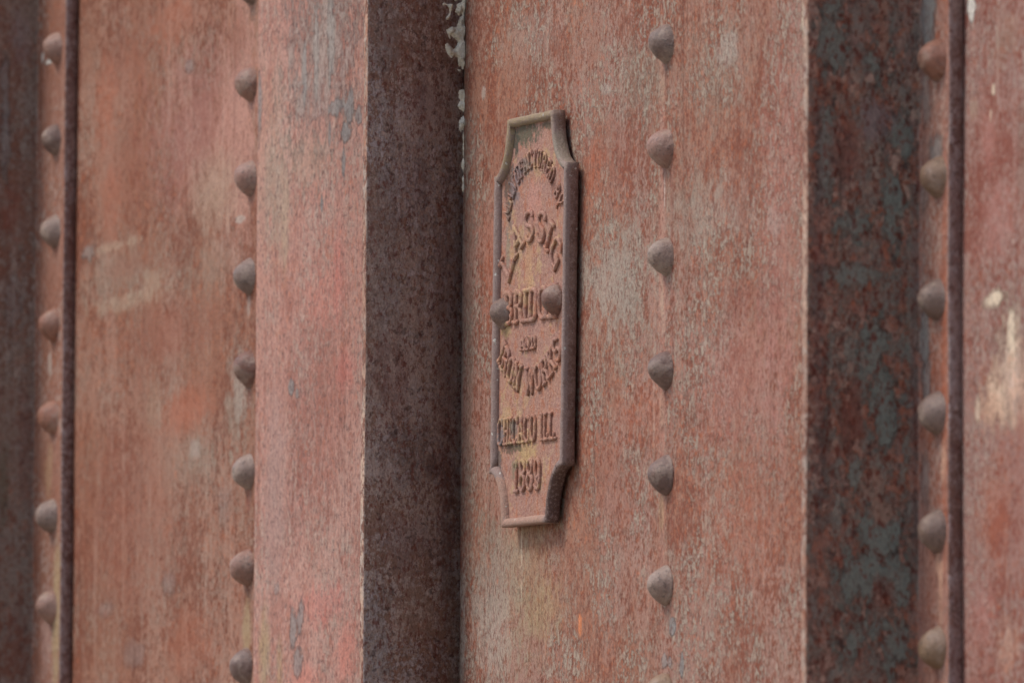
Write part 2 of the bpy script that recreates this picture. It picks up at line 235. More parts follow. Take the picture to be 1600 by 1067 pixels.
def stain_group():
    g = bpy.data.node_groups.new('stain_mask', 'ShaderNodeTree')
    I = g.interface
    for nm, ty in (('Vector', 'NodeSocketVector'), ('Centre', 'NodeSocketVector'), ('InvSize', 'NodeSocketVector'), ('Wobble', 'NodeSocketFloat'),
                   ('Noise', 'NodeSocketFloat'), ('Soft', 'NodeSocketFloat'), ('Strength', 'NodeSocketFloat')):
        I.new_socket(nm, in_out='INPUT', socket_type=ty)
    I.new_socket('Mask', in_out='OUTPUT', socket_type='NodeSocketFloat')
    gi = g.nodes.new('NodeGroupInput'); go = g.nodes.new('NodeGroupOutput')
    L = g.links.new
    a = g.nodes.new('ShaderNodeVectorMath'); a.operation = 'SUBTRACT'; L(gi.outputs['Vector'], a.inputs[0]); L(gi.outputs['Centre'], a.inputs[1])
    b = g.nodes.new('ShaderNodeVectorMath'); b.operation = 'MULTIPLY'; L(a.outputs[0], b.inputs[0]); L(gi.outputs['InvSize'], b.inputs[1])
    c = g.nodes.new('ShaderNodeVectorMath'); c.operation = 'LENGTH'; L(b.outputs[0], c.inputs[0])
    d = g.nodes.new('ShaderNodeMath'); d.operation = 'SUBTRACT'; L(gi.outputs['Noise'], d.inputs[0]); d.inputs[1].default_value = 0.5
    e = g.nodes.new('ShaderNodeMath'); e.operation = 'MULTIPLY_ADD'; L(d.outputs[0], e.inputs[0]); L(gi.outputs['Wobble'], e.inputs[1]); L(c.outputs['Value'], e.inputs[2])
    f = g.nodes.new('ShaderNodeMath'); f.operation = 'SUBTRACT'; f.inputs[0].default_value = 1.0; L(gi.outputs['Soft'], f.inputs[1])
    m = g.nodes.new('ShaderNodeMapRange'); m.interpolation_type = 'SMOOTHSTEP'
    L(e.outputs[0], m.inputs[0]); m.inputs[1].default_value = 1.0; L(f.outputs[0], m.inputs[2]); 
    # from 1 -> 1-soft maps 0 -> 1
    L(gi.outputs['Strength'], m.inputs[4]); m.inputs[3].default_value = 0.0
    L(m.outputs[0], go.inputs[0])
    return g
SG = stain_group()

def steel(name, ramp, stains=(), horiz='X', streak=0.35, speck=(110, 62, 50), speck_amt=0.35, chalk_amt=0.3, fine=190.0, rough=0.82, mott=None, zs=0.85, seed=0.0, bumpd=0.0009, spec=0.25, spot=0.0, fleck=.4):
    """weathered, rusted paint on steel. ramp: (base, second, third) sRGB; stains: table rows in metres on the plate"""
    n = N(name)
    geo = n.new('ShaderNodeNewGeometry').outputs['Position']
    P = n.off(geo, seed, seed * .37, seed * .11)
    a, b, c = [srgb(*x) for x in ramp]
    big = n.noise(n.scale(P, 1, 1, .55), 7.0, 6, .62, .3)
    mid = n.noise(n.scale(P, 1, 1, zs), 60.0, 7, .75, .2)
    fin = n.noise(n.scale(P, 1, 1, zs), fine, 5, .75)
    grain = n.noise(n.scale(P, 1, 1, .6), fine * 3.0, 3, .7)
    col = n.mix(n.step(big, .42, .58), a, b)
    # rust showing through the paint in streaky flecks, more of it in some areas
    dens = n.noise(n.scale(n.off(P, 7, 1, 9), 1, 1, .6), 9.0, 5, .6)
    rmix = n.math('ADD', n.math('MULTIPLY', mid, .40), n.math('ADD', n.math('MULTIPLY', fin, .45), n.math('MULTIPLY', dens, .35)))
    col = n.mix(n.step(rmix, .59, .635), col, c)
    # fresh orange rust in small flecks, gathered in patches
    fk = n.math('MULTIPLY', n.step(n.noise(n.scale(n.off(P, 11, 3, 7), 1, 1, zs), fine * .7, 5, .78), .53, .60), n.step(n.noise(n.off(P, 2, 6, 8), 8.0, 5, .65), .42, .60, .1, 1.0))
    col = n.mix(n.math('MULTIPLY', fk, fleck), col, srgb(184, 104, 66))
    # chalky, faded film with a broken edge
    fin2 = n.noise(n.scale(n.off(P, 2, 8, 1), 1, 1, zs), fine * .8, 6, .72)
    mk = n.math('MULTIPLY', n.step(fin2, .49, .54), n.step(n.noise(n.off(P, 3, 1, 2), 12.0, 5, .65), .40, .60, .12 * chalk_amt, chalk_amt))
    chalk = srgb(*(mott or (182, 164, 150)))
    col = n.mix(mk, col, chalk)
    nz = n.noise(n.scale(n.off(P, 9, 4, 6), 1, 1, .6), 80.0, 9, .82, .3)
    # placed stains
    sep = n.new('ShaderNodeSeparateXYZ'); n.put(sep.inputs[0], geo)
    cmb = n.new('ShaderNodeCombineXYZ'); n.put(cmb.inputs[0], sep.outputs[0 if horiz == 'X' else 1]); n.put(cmb.inputs[2], sep.outputs[2])
    nz2 = n.math('ADD', n.math('MULTIPLY', nz, 1.6), -.3)
    flake = None
    for (h, z, rh, rz, key, st, wob, soft) in stains:
        g = n.new('ShaderNodeGroup'); g.node_tree = SG
        n.put(g.inputs['Vector'], cmb.outputs[0]); g.inputs['Centre'].default_value = (h, 0, z)
        g.inputs['InvSize'].default_value = (1 / rh, 0, 1 / rz); g.inputs['Wobble'].default_value = wob * 2.6
        n.put(g.inputs['Noise'], nz2); g.inputs['Soft'].default_value = soft * .9; g.inputs['Strength'].default_value = st
        col = n.mix(g.outputs[0], col, srgb(*PAL[key]))
        if key in ('slate', 'steel', 'white', 'cream', 'bluegrey'):
            flake = n.math('MAXIMUM', flake, g.outputs[0]) if flake else g.outputs[0]
    # rust specks breaking through everything
    col = n.mix(n.step(n.noise(n.scale(n.off(P, 5, 5, 5), 1, 1, .55), fine * 1.1, 4, .8), .53, .60, 0, speck_amt), col, srgb(*speck))
    if spot:
        col = n.mix(n.step(n.noise(n.off(P, 1, 7, 5), fine * .5, 3, .65), .60, .66, 0, spot), col, srgb(72, 50, 46))
    # thin vertical run marks
    run = n.noise(n.scale(P, 1, 1, .035), 130.0, 4, .7)
    run2 = n.noise(n.scale(P, 1, 1, .06), 28.0, 5, .7)
    v = n.math('ADD', n.math('MULTIPLY', run, .6), n.math('MULTIPLY', run2, .4))
    col = n.mix(n.step(v, .53, .66, 0, streak), col, n.mix(.5, col, srgb(206, 176, 156)))
    col = n.mix(n.step(v, .47, .36, 0, streak), col, n.mix(1.0, col, srgb(178, 158, 152), 'MULTIPLY'))
    # tonal grain
    gm = n.new('ShaderNodeHueSaturation'); n.put(gm.inputs['Color'], col); n.put(gm.inputs['Value'], n.step(grain, .34, .66, .80, 1.18))
    n.put(n.b.inputs['Base Color'], gm.outputs[0])
    n.put(n.b.inputs['Roughness'], n.step(mid, .35, .65, rough - .1, rough + .08))
    n.b.inputs['Specular IOR Level'].default_value = spec
    h = n.math('ADD', n.math('MULTIPLY', fin, .7), n.math('MULTIPLY', mid, 1.2))
    nb = n.bump(h, bumpd)
    if flake: nb = n.bump(flake, .0008, 1.0, nb)
    nb = n.bump(mk, .0005, 1.0, nb)          # the faded film stands a little proud where it has not flaked
    n.put(n.b.inputs['Normal'], n.bump(grain, bumpd * .35, 1.0, nb))
    return n.m

def local_rust(name, ramp, tints, fine=260.0, bumpd=0.0006, rough=.8, lich=None, lich_amt=0.0, spec=.25, rnd=True, cav=(66, 52, 48), cav_amt=.3):
    """cast or forged iron in object coordinates, each copy varied by its own random value"""
    n = N(name)
    tc = n.new('ShaderNodeTexCoord').outputs['Object']
    oi = n.new('ShaderNodeObjectInfo')
    P = tc
    if rnd:
        cx = n.new('ShaderNodeCombineXYZ'); r = n.math('MULTIPLY', oi.outputs['Random'], 37.0)
        for i in range(3): n.put(cx.inputs[i], r)
        ad = n.new('ShaderNodeVectorMath'); ad.operation = 'ADD'; n.put(ad.inputs[0], tc); n.put(ad.inputs[1], cx.outputs[0]); P = ad.outputs[0]
    a, b = [srgb(*x) for x in ramp]
    col = n.mix(n.step(n.noise(P, 45.0, 5, .65, .3), .4, .6), a, b)
    if rnd:
        cr = n.new('ShaderNodeValToRGB'); n.put(cr.inputs[0], oi.outputs['Random']); cr.color_ramp.interpolation = 'CONSTANT'
        els = cr.color_ramp.elements
        while len(els) < len(tints): els.new(.5)
        for i, tcol in enumerate(tints):
            els[i].position = i / len(tints); els[i].color = srgb(*tcol)
        col = n.mix(n.step(n.noise(P, 30.0, 4, .6), .36, .62, .45, 1.0), col, cr.outputs[0])
    else:
        for i, tcol in enumerate(tints):
            col = n.mix(n.step(n.noise(n.off(P, i * 3.1 + 1, 2, i), 26.0, 5, .7), .5, .62, 0, .6), col, srgb(*tcol))
    fin = n.noise(P, fine, 5, .75)
    col = n.mix(n.step(fin, .53, .64, 0, cav_amt), col, srgb(*cav))
    if lich:
        col = n.mix(n.step(n.noise(n.off(P, 4, 4, 4), 60.0, 5, .7), .5, .6, 0, lich_amt), col, srgb(*lich))
    grain = n.noise(P, fine * 3.0, 3, .7)
    gm = n.new('ShaderNodeHueSaturation'); n.put(gm.inputs['Color'], col); n.put(gm.inputs['Value'], n.step(grain, .3, .7, .85, 1.14))
    n.put(n.b.inputs['Base Color'], gm.outputs[0])
    n.b.inputs['Roughness'].default_value = rough; n.b.inputs['Specular IOR Level'].default_value = spec
    nb = n.bump(n.math('ADD', fin, n.noise(P, 90.0, 4, .6)), bumpd)
    n.put(n.b.inputs['Normal'], n.bump(grain, bumpd * .4, 1.0, nb))
    return n.m

S = STAINS
M_A = steel('rust_panel_left', ((144, 96, 74), (156, 112, 92), (122, 70, 50)), S['panelA'], chalk_amt=.45, speck_amt=.45, seed=1.3, speck=(106, 64, 48), fine=230, mott=(160, 138, 120))
M_F = steel('faded_pink_cover', ((186, 142, 126), (180, 130, 114), (166, 114, 98)), S['cover'], streak=.35, speck=(104, 76, 70), speck_amt=.75, chalk_amt=.5, seed=2.1, zs=.7, fine=210, mott=(178, 160, 144))
M_B = steel('rust_panel_middle', ((158, 118, 102), (152, 105, 84), (132, 77, 58)), S['panelB'], chalk_amt=.7, speck_amt=.65, seed=4.2, speck=(112, 64, 50), zs=.8, fine=240, mott=(166, 152, 134), fleck=.5)
M_C = steel('rust_panel_right', ((154, 108, 96), (158, 120, 108), (136, 78, 64)), S['panelC'], chalk_amt=.5, speck_amt=.55, seed=6.7, speck=(112, 62, 52), fine=230)
M_R1 = steel('dark_patina_rib', ((170, 150, 138), (160, 138, 124), (136, 106, 90)), S['rib1'], horiz='Y', streak=.3, speck=(112, 62, 50), speck_amt=.75, chalk_amt=.75, mott=(182, 168, 164), zs=.8, seed=3.3, spot=.55, fine=230, fleck=.15)
M_R3 = steel('mottled_patina_rib', ((144, 104, 88), (136, 108, 96), (156, 98, 76)), S['rib3'], horiz='Y', streak=.25, speck=(110, 52, 38), speck_amt=.85, chalk_amt=.8, mott=(188, 156, 136), zs=.8, seed=8.3, spot=.6, fine=190, fleck=.35)
M_R0 = steel('dark_patina_rib_far', ((134, 110, 96), (132, 114, 102), (126, 88, 72)), S['rib0'], horiz='Y', streak=.3, speck=(108, 64, 50), speck_amt=.6, chalk_amt=.6, mott=(158, 142, 130), zs=.8, seed=5.9, spot=.35, fleck=.2)
M_L3 = steel('rust_leg_right', ((158, 112, 96), (160, 116, 100), (146, 88, 68)), S['leg3'], chalk_amt=.45, speck_amt=.5, seed=7.7)
M_L0 = steel('rust_leg_left', ((148, 104, 86), (146, 100, 82), (136, 88, 68)), S['leg0'], chalk_amt=.45, speck_amt=.4, seed=9.1)
M_EDGE = steel('pale_sheared_edge', ((190, 158, 136), (164, 124, 104), (130, 88, 72)), (), chalk_amt=.7, speck_amt=.8, seed=10.5, fine=130)
M_SIDE = steel('purple_brown_edge', ((158, 136, 130), (146, 120, 112), (126, 96, 86)), (), horiz='Y', streak=.1, speck=(104, 60, 50), speck_amt=.55, chalk_amt=.7, mott=(184, 166, 160), seed=11.5, fleck=.12)
M_RIV = local_rust('rivet_iron', ((142, 112, 96), (122, 92, 78)), ((142, 98, 80), (134, 110, 98), (146, 94, 72), (110, 82, 72), (146, 122, 108), (140, 110, 84), (118, 76, 60), (154, 112, 96), (122, 98, 86)), lich=(172, 150, 132), lich_amt=.35, rough=.5, spec=.5, bumpd=.0009, cav_amt=.6)
M_CRUST = local_rust('pale_crust', ((214, 200, 176), (192, 176, 152)), ((176, 164, 146), (214, 206, 190)), rnd=False, bumpd=.0012, cav=(104, 96, 84), cav_amt=.5, rough=.95)
def cast_material(name, letters):
    """painted cast iron of the plaque, in plaque coordinates; grime sits low on the flanks of the letters and in the corners under the rim"""
    n = N(name)
    tc = n.new('ShaderNodeTexCoord').outputs['Object']
    sep = n.new('ShaderNodeSeparateXYZ'); n.put(sep.inputs[0], tc); x, y, z = sep.outputs
    big = n.noise(tc, 22.0, 5, .65, .3); mid = n.noise(n.scale(tc, 1, 1, .6), 95.0, 6, .72); fin = n.noise(tc, 330.0, 5, .75); grain = n.noise(tc, 900.0, 3, .7)
    col = n.mix(n.step(big, .42, .58), srgb(168, 122, 102), srgb(162, 120, 106))
    col = n.mix(n.step(mid, .50, .60, 0, .75), col, srgb(170, 106, 78))
    col = n.mix(n.step(n.noise(n.off(tc, 1, 2, 3), 40.0, 5, .7), .54, .64, 0, .6), col, srgb(188, 156, 112))
    col = n.mix(n.step(fin, .50, .58, 0, .45), col, srgb(190, 154, 134))
    nz = n.noise(n.off(tc, 3, 3, 3), 110.0, 7, .78)
    nz2 = n.math('ADD', n.math('MULTIPLY', nz, 1.6), -.3)
    cmb = n.new('ShaderNodeCombineXYZ'); n.put(cmb.inputs[0], x); n.put(cmb.inputs[2], z)
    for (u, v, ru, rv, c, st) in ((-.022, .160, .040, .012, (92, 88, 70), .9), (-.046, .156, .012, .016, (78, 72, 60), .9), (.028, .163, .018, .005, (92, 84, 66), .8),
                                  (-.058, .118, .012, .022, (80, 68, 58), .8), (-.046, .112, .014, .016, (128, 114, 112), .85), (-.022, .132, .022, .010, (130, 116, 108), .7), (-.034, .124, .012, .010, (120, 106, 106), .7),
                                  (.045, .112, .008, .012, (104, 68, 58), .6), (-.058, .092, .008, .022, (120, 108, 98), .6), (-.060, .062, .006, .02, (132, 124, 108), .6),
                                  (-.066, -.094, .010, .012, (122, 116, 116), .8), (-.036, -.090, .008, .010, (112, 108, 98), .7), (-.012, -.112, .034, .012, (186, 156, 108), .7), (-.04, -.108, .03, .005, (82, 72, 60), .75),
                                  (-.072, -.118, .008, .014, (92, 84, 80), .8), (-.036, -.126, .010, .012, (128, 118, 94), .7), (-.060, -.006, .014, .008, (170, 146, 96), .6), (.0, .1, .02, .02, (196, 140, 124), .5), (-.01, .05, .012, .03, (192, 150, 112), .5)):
        g = n.new('ShaderNodeGroup'); g.node_tree = SG
        n.put(g.inputs['Vector'], cmb.outputs[0]); g.inputs['Centre'].default_value = (u, 0, v)
        g.inputs['InvSize'].default_value = (1 / ru, 0, 1 / rv); g.inputs['Wobble'].default_value = 2.4
        n.put(g.inputs['Noise'], nz2); g.inputs['Soft'].default_value = .5; g.inputs['Strength'].default_value = st
        col = n.mix(g.outputs[0], col, srgb(*c))
    col = n.mix(n.step(n.noise(n.off(tc, 6, 2, 3), 260.0, 4, .8), .55, .62, 0, .55), col, srgb(122, 74, 60))
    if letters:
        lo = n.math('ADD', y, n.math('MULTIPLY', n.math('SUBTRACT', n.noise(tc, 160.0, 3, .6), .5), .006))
        col = n.mix(n.step(lo, -.0112, -.0100, 0, .45), col, srgb(108, 72, 58))  # flanks browned near the field: grime plus contact shade put into the colour
        col = n.mix(n.step(lo, -.0124, -.0136, 0, .2), col, srgb(196, 156, 136))  # highlight painted on the letter crests
    gm = n.new('ShaderNodeHueSaturation'); n.put(gm.inputs['Color'], col); n.put(gm.inputs['Value'], n.step(grain, .34, .66, .82, 1.16))
    n.put(n.b.inputs['Base Color'], gm.outputs[0]); n.b.inputs['Roughness'].default_value = .8; n.b.inputs['Specular IOR Level'].default_value = .25
    n.put(n.b.inputs['Normal'], n.bump(grain, .0003, 1.0, n.bump(n.math('ADD', fin, mid), .0011)))
    return n.m
M_PLATE = cast_material('cast_plaque_field', False)
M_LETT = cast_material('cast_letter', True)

# ---------------------------------------------------------------- swept steel sections
def profile_round(pts, r, seg=4):
    """polygon in (x, y) with rounded corners; r: radius per corner"""
    out = []; n = len(pts)
    for i, p in enumerate(pts):
        p = Vector(p); a = Vector(pts[i - 1]); b = Vector(pts[(i + 1) % n]); rr = r[i] if isinstance(r, (list, tuple)) else r
        if rr <= 0: out.append(p); continue
        d1 = (a - p).normalized(); d2 = (b - p).normalized()
        s, e = p + d1 * rr, p + d2 * rr
        for k in range(seg + 1):
            t = k / seg
            out.append(s * (1 - t) ** 2 + p * 2 * t * (1 - t) + e * t * t)
    return out

def sweep(name, prof, z0, z1, mats, matf, parent, steps=260, jit=0.0006, seed=0.0, wave=0.0):
    """carry a closed cross-section up from z0 to z1 with slightly uneven edges"""
    me = bpy.data.meshes.new(name); V = []; F = []
    k = len(prof)
    for i in range(steps + 1):
        z = z0 + (z1 - z0) * i / steps
        for p in prof:
            q = Vector((p.x * 14, p.y * 14, z * 9 + seed)); f = Vector((p.x * 60, p.y * 60, z * 70 + seed))
            dx = mn.noise(q) * jit + mn.noise(f) * jit * .35
            dy = mn.noise(q + Vector((9, 3, 1))) * jit + mn.noise(f + Vector((3, 9, 1))) * jit * .35
            V.append((p.x + dx, p.y + dy + wave * mn.noise(Vector((p.x * 2, seed, z * 2))), z))
    for i in range(steps):
        for j in range(k):
            a = i * k + j; b = i * k + (j + 1) % k
            F.append((a, b, b + k, a + k))
    F.append(tuple(range(k))[::-1]); F.append(tuple(steps * k + j for j in range(k)))
    me.from_pydata(V, [], F); me.update()
    bm = bmesh.new(); bm.from_mesh(me); bmesh.ops.recalc_face_normals(bm, faces=bm.faces); bm.to_mesh(me); bm.free()
    for m in mats: me.materials.append(m)
    for p in me.polygons:
        p.material_index = matf(p.normal, p.center); p.use_smooth = len(p.vertices) == 4
    return link(name, me, None, parent, smooth=False)

Z0, Z1 = 1.55, 3.15
girder = empty('riveted_girder', (0.0, 0.0, Z0))
tag(girder, 'rust-red riveted steel bridge girder with upright dark stiffener ribs filling the view', 'girder')

def child(name, prof, mats, matf, **k):
    o = sweep(name, prof, Z0, Z1, mats, matf, None, **k)
    for v in o.data.vertices: v.co.z -= Z0
    o.parent = girder
    return o

V2 = Vector
def rect(x0, x1, y0, y1, nx):
    """front face split in nx columns so it can undulate"""
    pts = [V2((x0 + (x1 - x0) * i / nx, y0)) for i in range(nx + 1)] + [V2((x1, y1)), V2((x0, y1))]
    return pts

allm = lambda nrm, c: 0
web = child('web_panel', rect(-3.0, -1.2700, 0, .012, 30), [M_A], allm, jit=.0003, wave=.002, seed=1)
web['label'] = 'web panel at far left beyond the dark rib'
wa = child('web_panel', rect(-1.2695, -.1265, 0, .012, 40), [M_A], allm, jit=.0003, wave=.002, seed=1)
wa['label'] = 'rust-brown web panel left of the pink cover plate'
wb = child('web_panel', rect(-.1260, .9035, 0, .012, 40), [M_B], allm, jit=.0003, wave=.002, seed=1)
wb['label'] = 'rust-red web panel behind the cast plaque'
wc = child('web_panel', rect(.9040, 2.1, 0, .012, 40), [M_C], allm, jit=.0003, wave=.002, seed=1)
wc['label'] = 'reddish web panel with cream scars at the right'
wcov = child('cover_plate', profile_round([(-.6400, -.001), (-.6400, -.0065), (-.1310, -.0065), (-.1310, -.001)], [0, .0015, 0, 0]), [M_F], allm, jit=.0004, seed=4)
wcov['label'] = 'faded pink cover plate with flaked grey patches'

# stiffener 1: flat bar standing off the web
fm = lambda nrm, c: 1 if (nrm.y < -.55) else 0
r1 = child('stiffener', profile_round([(-.1305, -.002), (-.1305, -.0894), (-.12096, -.0894), (-.12096, .0)], [0, .0012, .0016, 0]), [M_R1, M_EDGE], fm, seed=7, jit=.0008)
r1['label'] = 'dark purple-brown stiffener rib left of the plaque'

def angle(xr, depth, legx, mats, seed):
    """rolled angle: outstanding leg (right face at xr) and a leg lying on the web to legx"""
    pr = profile_round([(xr - .0095, -.001), (xr - .0095, -depth), (xr, -depth), (xr, -.013), (legx, -.013), (legx, -.001)],
                       [0, .0012, .0016, .004, .0022, 0], 5)
    def mf(nrm, c):
        if c.x > legx - .0012 and nrm.x > .5: return 3
        if c.x < xr + .0008: return 2 if nrm.y < -.55 and c.y < -depth + .006 else 0
        return 1
    return child('stiffener', pr, mats, mf, seed=seed, jit=.0008)
r3 = angle(.90897, .1078, .9630, [M_R3, M_L3, M_EDGE, M_SIDE], 12)
r3['label'] = 'mottled slate and red-brown stiffener angle right of the plaque'
r0 = angle(-1.2648, .0980, -1.1832, [M_R0, M_L0, M_EDGE, M_SIDE], 15)
r0['label'] = 'dark stiffener angle at the left edge of the view'

# ---------------------------------------------------------------- unseen gravel sheet under the girder, added to bounce light onto the undersides
def bounce_ground():
    me = bpy.data.meshes.new('ground'); s = 60.0
    me.from_pydata([(-s, -s, 0), (s, -s, 0), (s, s, 0), (-s, s, 0)], [], [(0, 1, 2, 3)])
    n = N('dry_gravel'); P = n.new('ShaderNodeNewGeometry').outputs['Position']
    col = n.mix(n.step(n.noise(P, 1.2, 6, .7), .4, .6), srgb(168, 158, 142), srgb(146, 136, 120))
    col = n.mix(n.step(n.noise(P, 60.0, 4, .7), .45, .6, 0, .5), col, srgb(112, 104, 94))
    n.put(n.b.inputs['Base Color'], col); n.b.inputs['Roughness'].default_value = .95
    tag(link('ground', me, n.m), kind='structure')
bounce_ground()

# ---------------------------------------------------------------- rivets
def rivet_mesh(seed, R=.0167, H=.0152, seg=40, rings=18):
    """domed, slightly conical head; axis along -Y, seat at y = 0"""
    rnd = random.Random(seed)
    V = []; F = []
    px, pz = rnd.uniform(-.0012, .0012), rnd.uniform(-.0002, .0024)
    k = rnd.uniform(2.1, 2.8)
    for i in range(rings + 1):
        t = i / rings; a = t * math.pi / 2
        if i == 0: r, h = 1.0, 0.0
        r = math.cos(a); h = 1 - r ** k
        for j in range(seg):
            th = 2 * math.pi * j / seg
            d = Vector((math.cos(th) * r, h, math.sin(th) * r))
            nz = 1 + .045 * mn.noise(d * 1.7 + Vector((seed * 7.3, 0, 0))) + .022 * mn.noise(d * 5 + Vector((0, seed * 3.1, 0)))
            V.append((d.x * R * nz + px * h, -h * H * nz + (.0015 if i == 0 else 0), d.z * R * nz + pz * h))
    for i in range(rings):
        for j in range(seg):
            F.append((i * seg + j, i * seg + (j + 1) % seg, (i + 1) * seg + (j + 1) % seg, (i + 1) * seg + j))
    F.append(tuple(rings * seg + j for j in range(seg)))
    me = bpy.data.meshes.new('rivet'); me.from_pydata(V, [], F); me.update()
    bm = bmesh.new(); bm.from_mesh(me); bmesh.ops.remove_doubles(bm, verts=bm.verts, dist=1e-5)
    bmesh.ops.recalc_face_normals(bm, faces=bm.faces); bm.to_mesh(me); bm.free()
    me.materials.append(M_RIV)
    for p in me.polygons: p.use_smooth = True
    return me
RM = [rivet_mesh(i + 1) for i in range(7)]
cols = [
    (-1.2095, -.013, [2.8252, 2.7359, 2.6463, 2.5569, 2.4652, 2.3749, 2.2793, 2.1901, 2.1000, 2.0100], r0, 1.0),
    (-.6765, 0.0, [2.8240, 2.7342, 2.6446, 2.5564, 2.4661, 2.3800, 2.2853, 2.1968, 2.1055, 2.0150, 1.9250], wa, 1.03),
    (.3530, 0.0, [2.7430, 2.6550, 2.5669, 2.4802, 2.3906, 2.2969, 2.2108, 2.1202, 2.0313, 1.9430], wb, 1.0),
    (.9422, -.013, [2.6650, 2.5760, 2.4880, 2.3977, 2.3040, 2.2170, 2.1263, 2.0373, 1.9480], r3, 1.0),
]
rr = random.Random(5)
for ci, (x, y, zs_, par, sc) in enumerate(cols):
    for i, z in enumerate(zs_):
        o = bpy.data.objects.new('rivet', RM[rr.randrange(len(RM))]); COL.objects.link(o)
        o.location = (x + rr.uniform(-.0012, .0012), y, z - Z0)
        s = sc * rr.uniform(.96, 1.04); o.scale = (s, s * rr.uniform(.92, 1.08), s); o.rotation_euler = (0, rr.uniform(-.5, .5), 0)
        o.parent = par

# ---------------------------------------------------------------- pale crust packed in the corner beside rib 1
def crust(zc, rz, depth, seed):
    """lumpy deposit lying on the rib face and running into the corner; grows out of the face"""
    nu, nv = 40, 110; V = []; F = []; idx = {}
    for j in range(nv + 1):
        for i in range(nu + 1):
            u = i / nu; v = -1 + 2 * j / nv                # u: 0 corner -> 1 away from web
            y = -u * depth; z = zc + v * rz
            q = Vector((y * 60, z * 45, seed))
            wdt = (1 - v * v) ** .5 if abs(v) < 1 else 0
            e = wdt * (.55 + .9 * mn.noise(Vector((seed, z * 30, 0))) + .5 * mn.noise(Vector((seed, z * 120, 4))) + .9 * mn.noise(q * 3 + Vector((2, 2, 2)))) - u
            h = e * .005 + .0026 * fbm(q * 2.6, 5) - .0004
            if e < -.1: h = -.002
            idx[i, j] = len(V); V.append((-.12096 + max(min(h, .0030), -.002), y, z - Z0))
    for j in range(nv):
        for i in range(nu):
            f = (idx[i, j], idx[i + 1, j], idx[i + 1, j + 1], idx[i, j + 1])
            if max(V[k][0] for k in f) > -.1211: F.append(f)
    me = bpy.data.meshes.new('pale_crust'); me.from_pydata(V, [], F); me.update()
    bm = bmesh.new(); bm.from_mesh(me)
    bmesh.ops.delete(bm, geom=[v for v in bm.verts if not v.link_faces], context='VERTS')
    bmesh.ops.recalc_face_normals(bm, faces=bm.faces); bm.to_mesh(me); bm.free()
    return link('pale_crust', me, M_CRUST, r1)
crust(2.640, .045, .020, 3.0)
crust(2.560, .020, .008, 8.0)
crust(2.520, .030, .004, 11.0)

# ---------------------------------------------------------------- the cast plaque
TILT = math.radians(1.5)
ct, st_ = math.cos(TILT), math.sin(TILT)
cu, cv = -.0108, -.023
PX = .085 + cu * ct + cv * st_; PZ = 2.385 - cu * st_ + cv * ct
plaque = empty('cast_plaque', (PX, -.0006, PZ)); plaque.rotation_euler = (0, TILT, 0)
tag(plaque, 'notched cast iron maker plaque with raised lettering dated 1889, riveted to the rusty web', 'plaque')
B_, A_, HH, NH = .083, .054, .1745, .047
BR = .0870           # the casting reaches a little farther on its right side
def outline():
    P = []
    def arc(cx, cz, a0, a1, n=14):
        for i in range(n + 1):
            a = a0 + (a1 - a0) * i / n
            P.append(V2((cx + (abs(cx) - A_) * math.cos(a), cz + NH * math.sin(a))))
    def line(p, q, n):
        p, q = V2(p), V2(q)
        for i in range(1, n): P.append(p.lerp(q, i / n))
    pi = math.pi
    arc(BR, HH, pi, 1.5 * pi); P[-1].x += .0012; line((BR, HH - NH), (BR, -HH + NH), 40)       # top right notch, down the right side
    arc(BR, -HH, .5 * pi, pi); P[-15].x += .0016; line((A_, -HH), (-A_, -HH), 18)
    arc(-B_, -HH, 0, .5 * pi); P[-1].x -= .0030; line((-B_, -HH + NH), (-B_, HH - NH), 40)
    arc(-B_, HH, 1.5 * pi, 2 * pi); P[-15].x -= .0012; line((-A_, HH), (A_, HH), 18)
    return P
OUT = outline()
def inset(P, d):
    n = len(P); R = []
    for i in range(n):
        a, p, b = P[i - 1], P[i], P[(i + 1) % n]
        e1 = (p - a).normalized(); e2 = (b - p).normalized()
        n1 = V2((e1.y, -e1.x)); n2 = V2((e2.y, -e2.x))     # clockwise outline: inward is to the right
        m = (n1 + n2)
        m = m.normalized() if m.length > 1e-6 else n1
        c = max(m.dot(n1), .62)
        R.append(p + m * d / c)
    return R
def loops_mesh(name, prof, mats, matf, close=False, fill=False, jit=.0004):
    V = []; F = []; n = len(OUT)
    for (d, y) in prof:
        for p in inset(OUT, d):
            q = Vector((p.x * 120, y * 120, p.y * 120)); q2 = q * .25
            V.append((p.x + jit * mn.noise(q) + jit * mn.noise(q2), y + jit * .8 * mn.noise(q + Vector((5, 5, 5))) * (1 if y < -.001 else 0), p.y + jit * mn.noise(q + Vector((9, 1, 4)))))
    L = len(prof)
    for i in range(L if close else L - 1):
        for j in range(n):
            a = i * n; b = ((i + 1) % L) * n; k = (j + 1) % n
            F.append((a + j, a + k, b + k, b + j))
    if fill: F.append(tuple((L - 1) * n + j for j in range(n)))
    me = bpy.data.meshes.new(name); me.from_pydata(V, [], F); me.update()
    bm = bmesh.new(); bm.from_mesh(me)
    if fill: bmesh.ops.triangulate(bm, faces=[f for f in bm.faces if len(f.verts) > 4])
    bmesh.ops.recalc_face_normals(bm, faces=bm.faces); bm.to_mesh(me); bm.free()
    for m in mats: me.materials.append(m)
    for p in me.polygons: p.material_index = matf(p.normal, p.center); p.use_smooth = True
    return me
FY = -.0095          # the plaque's field
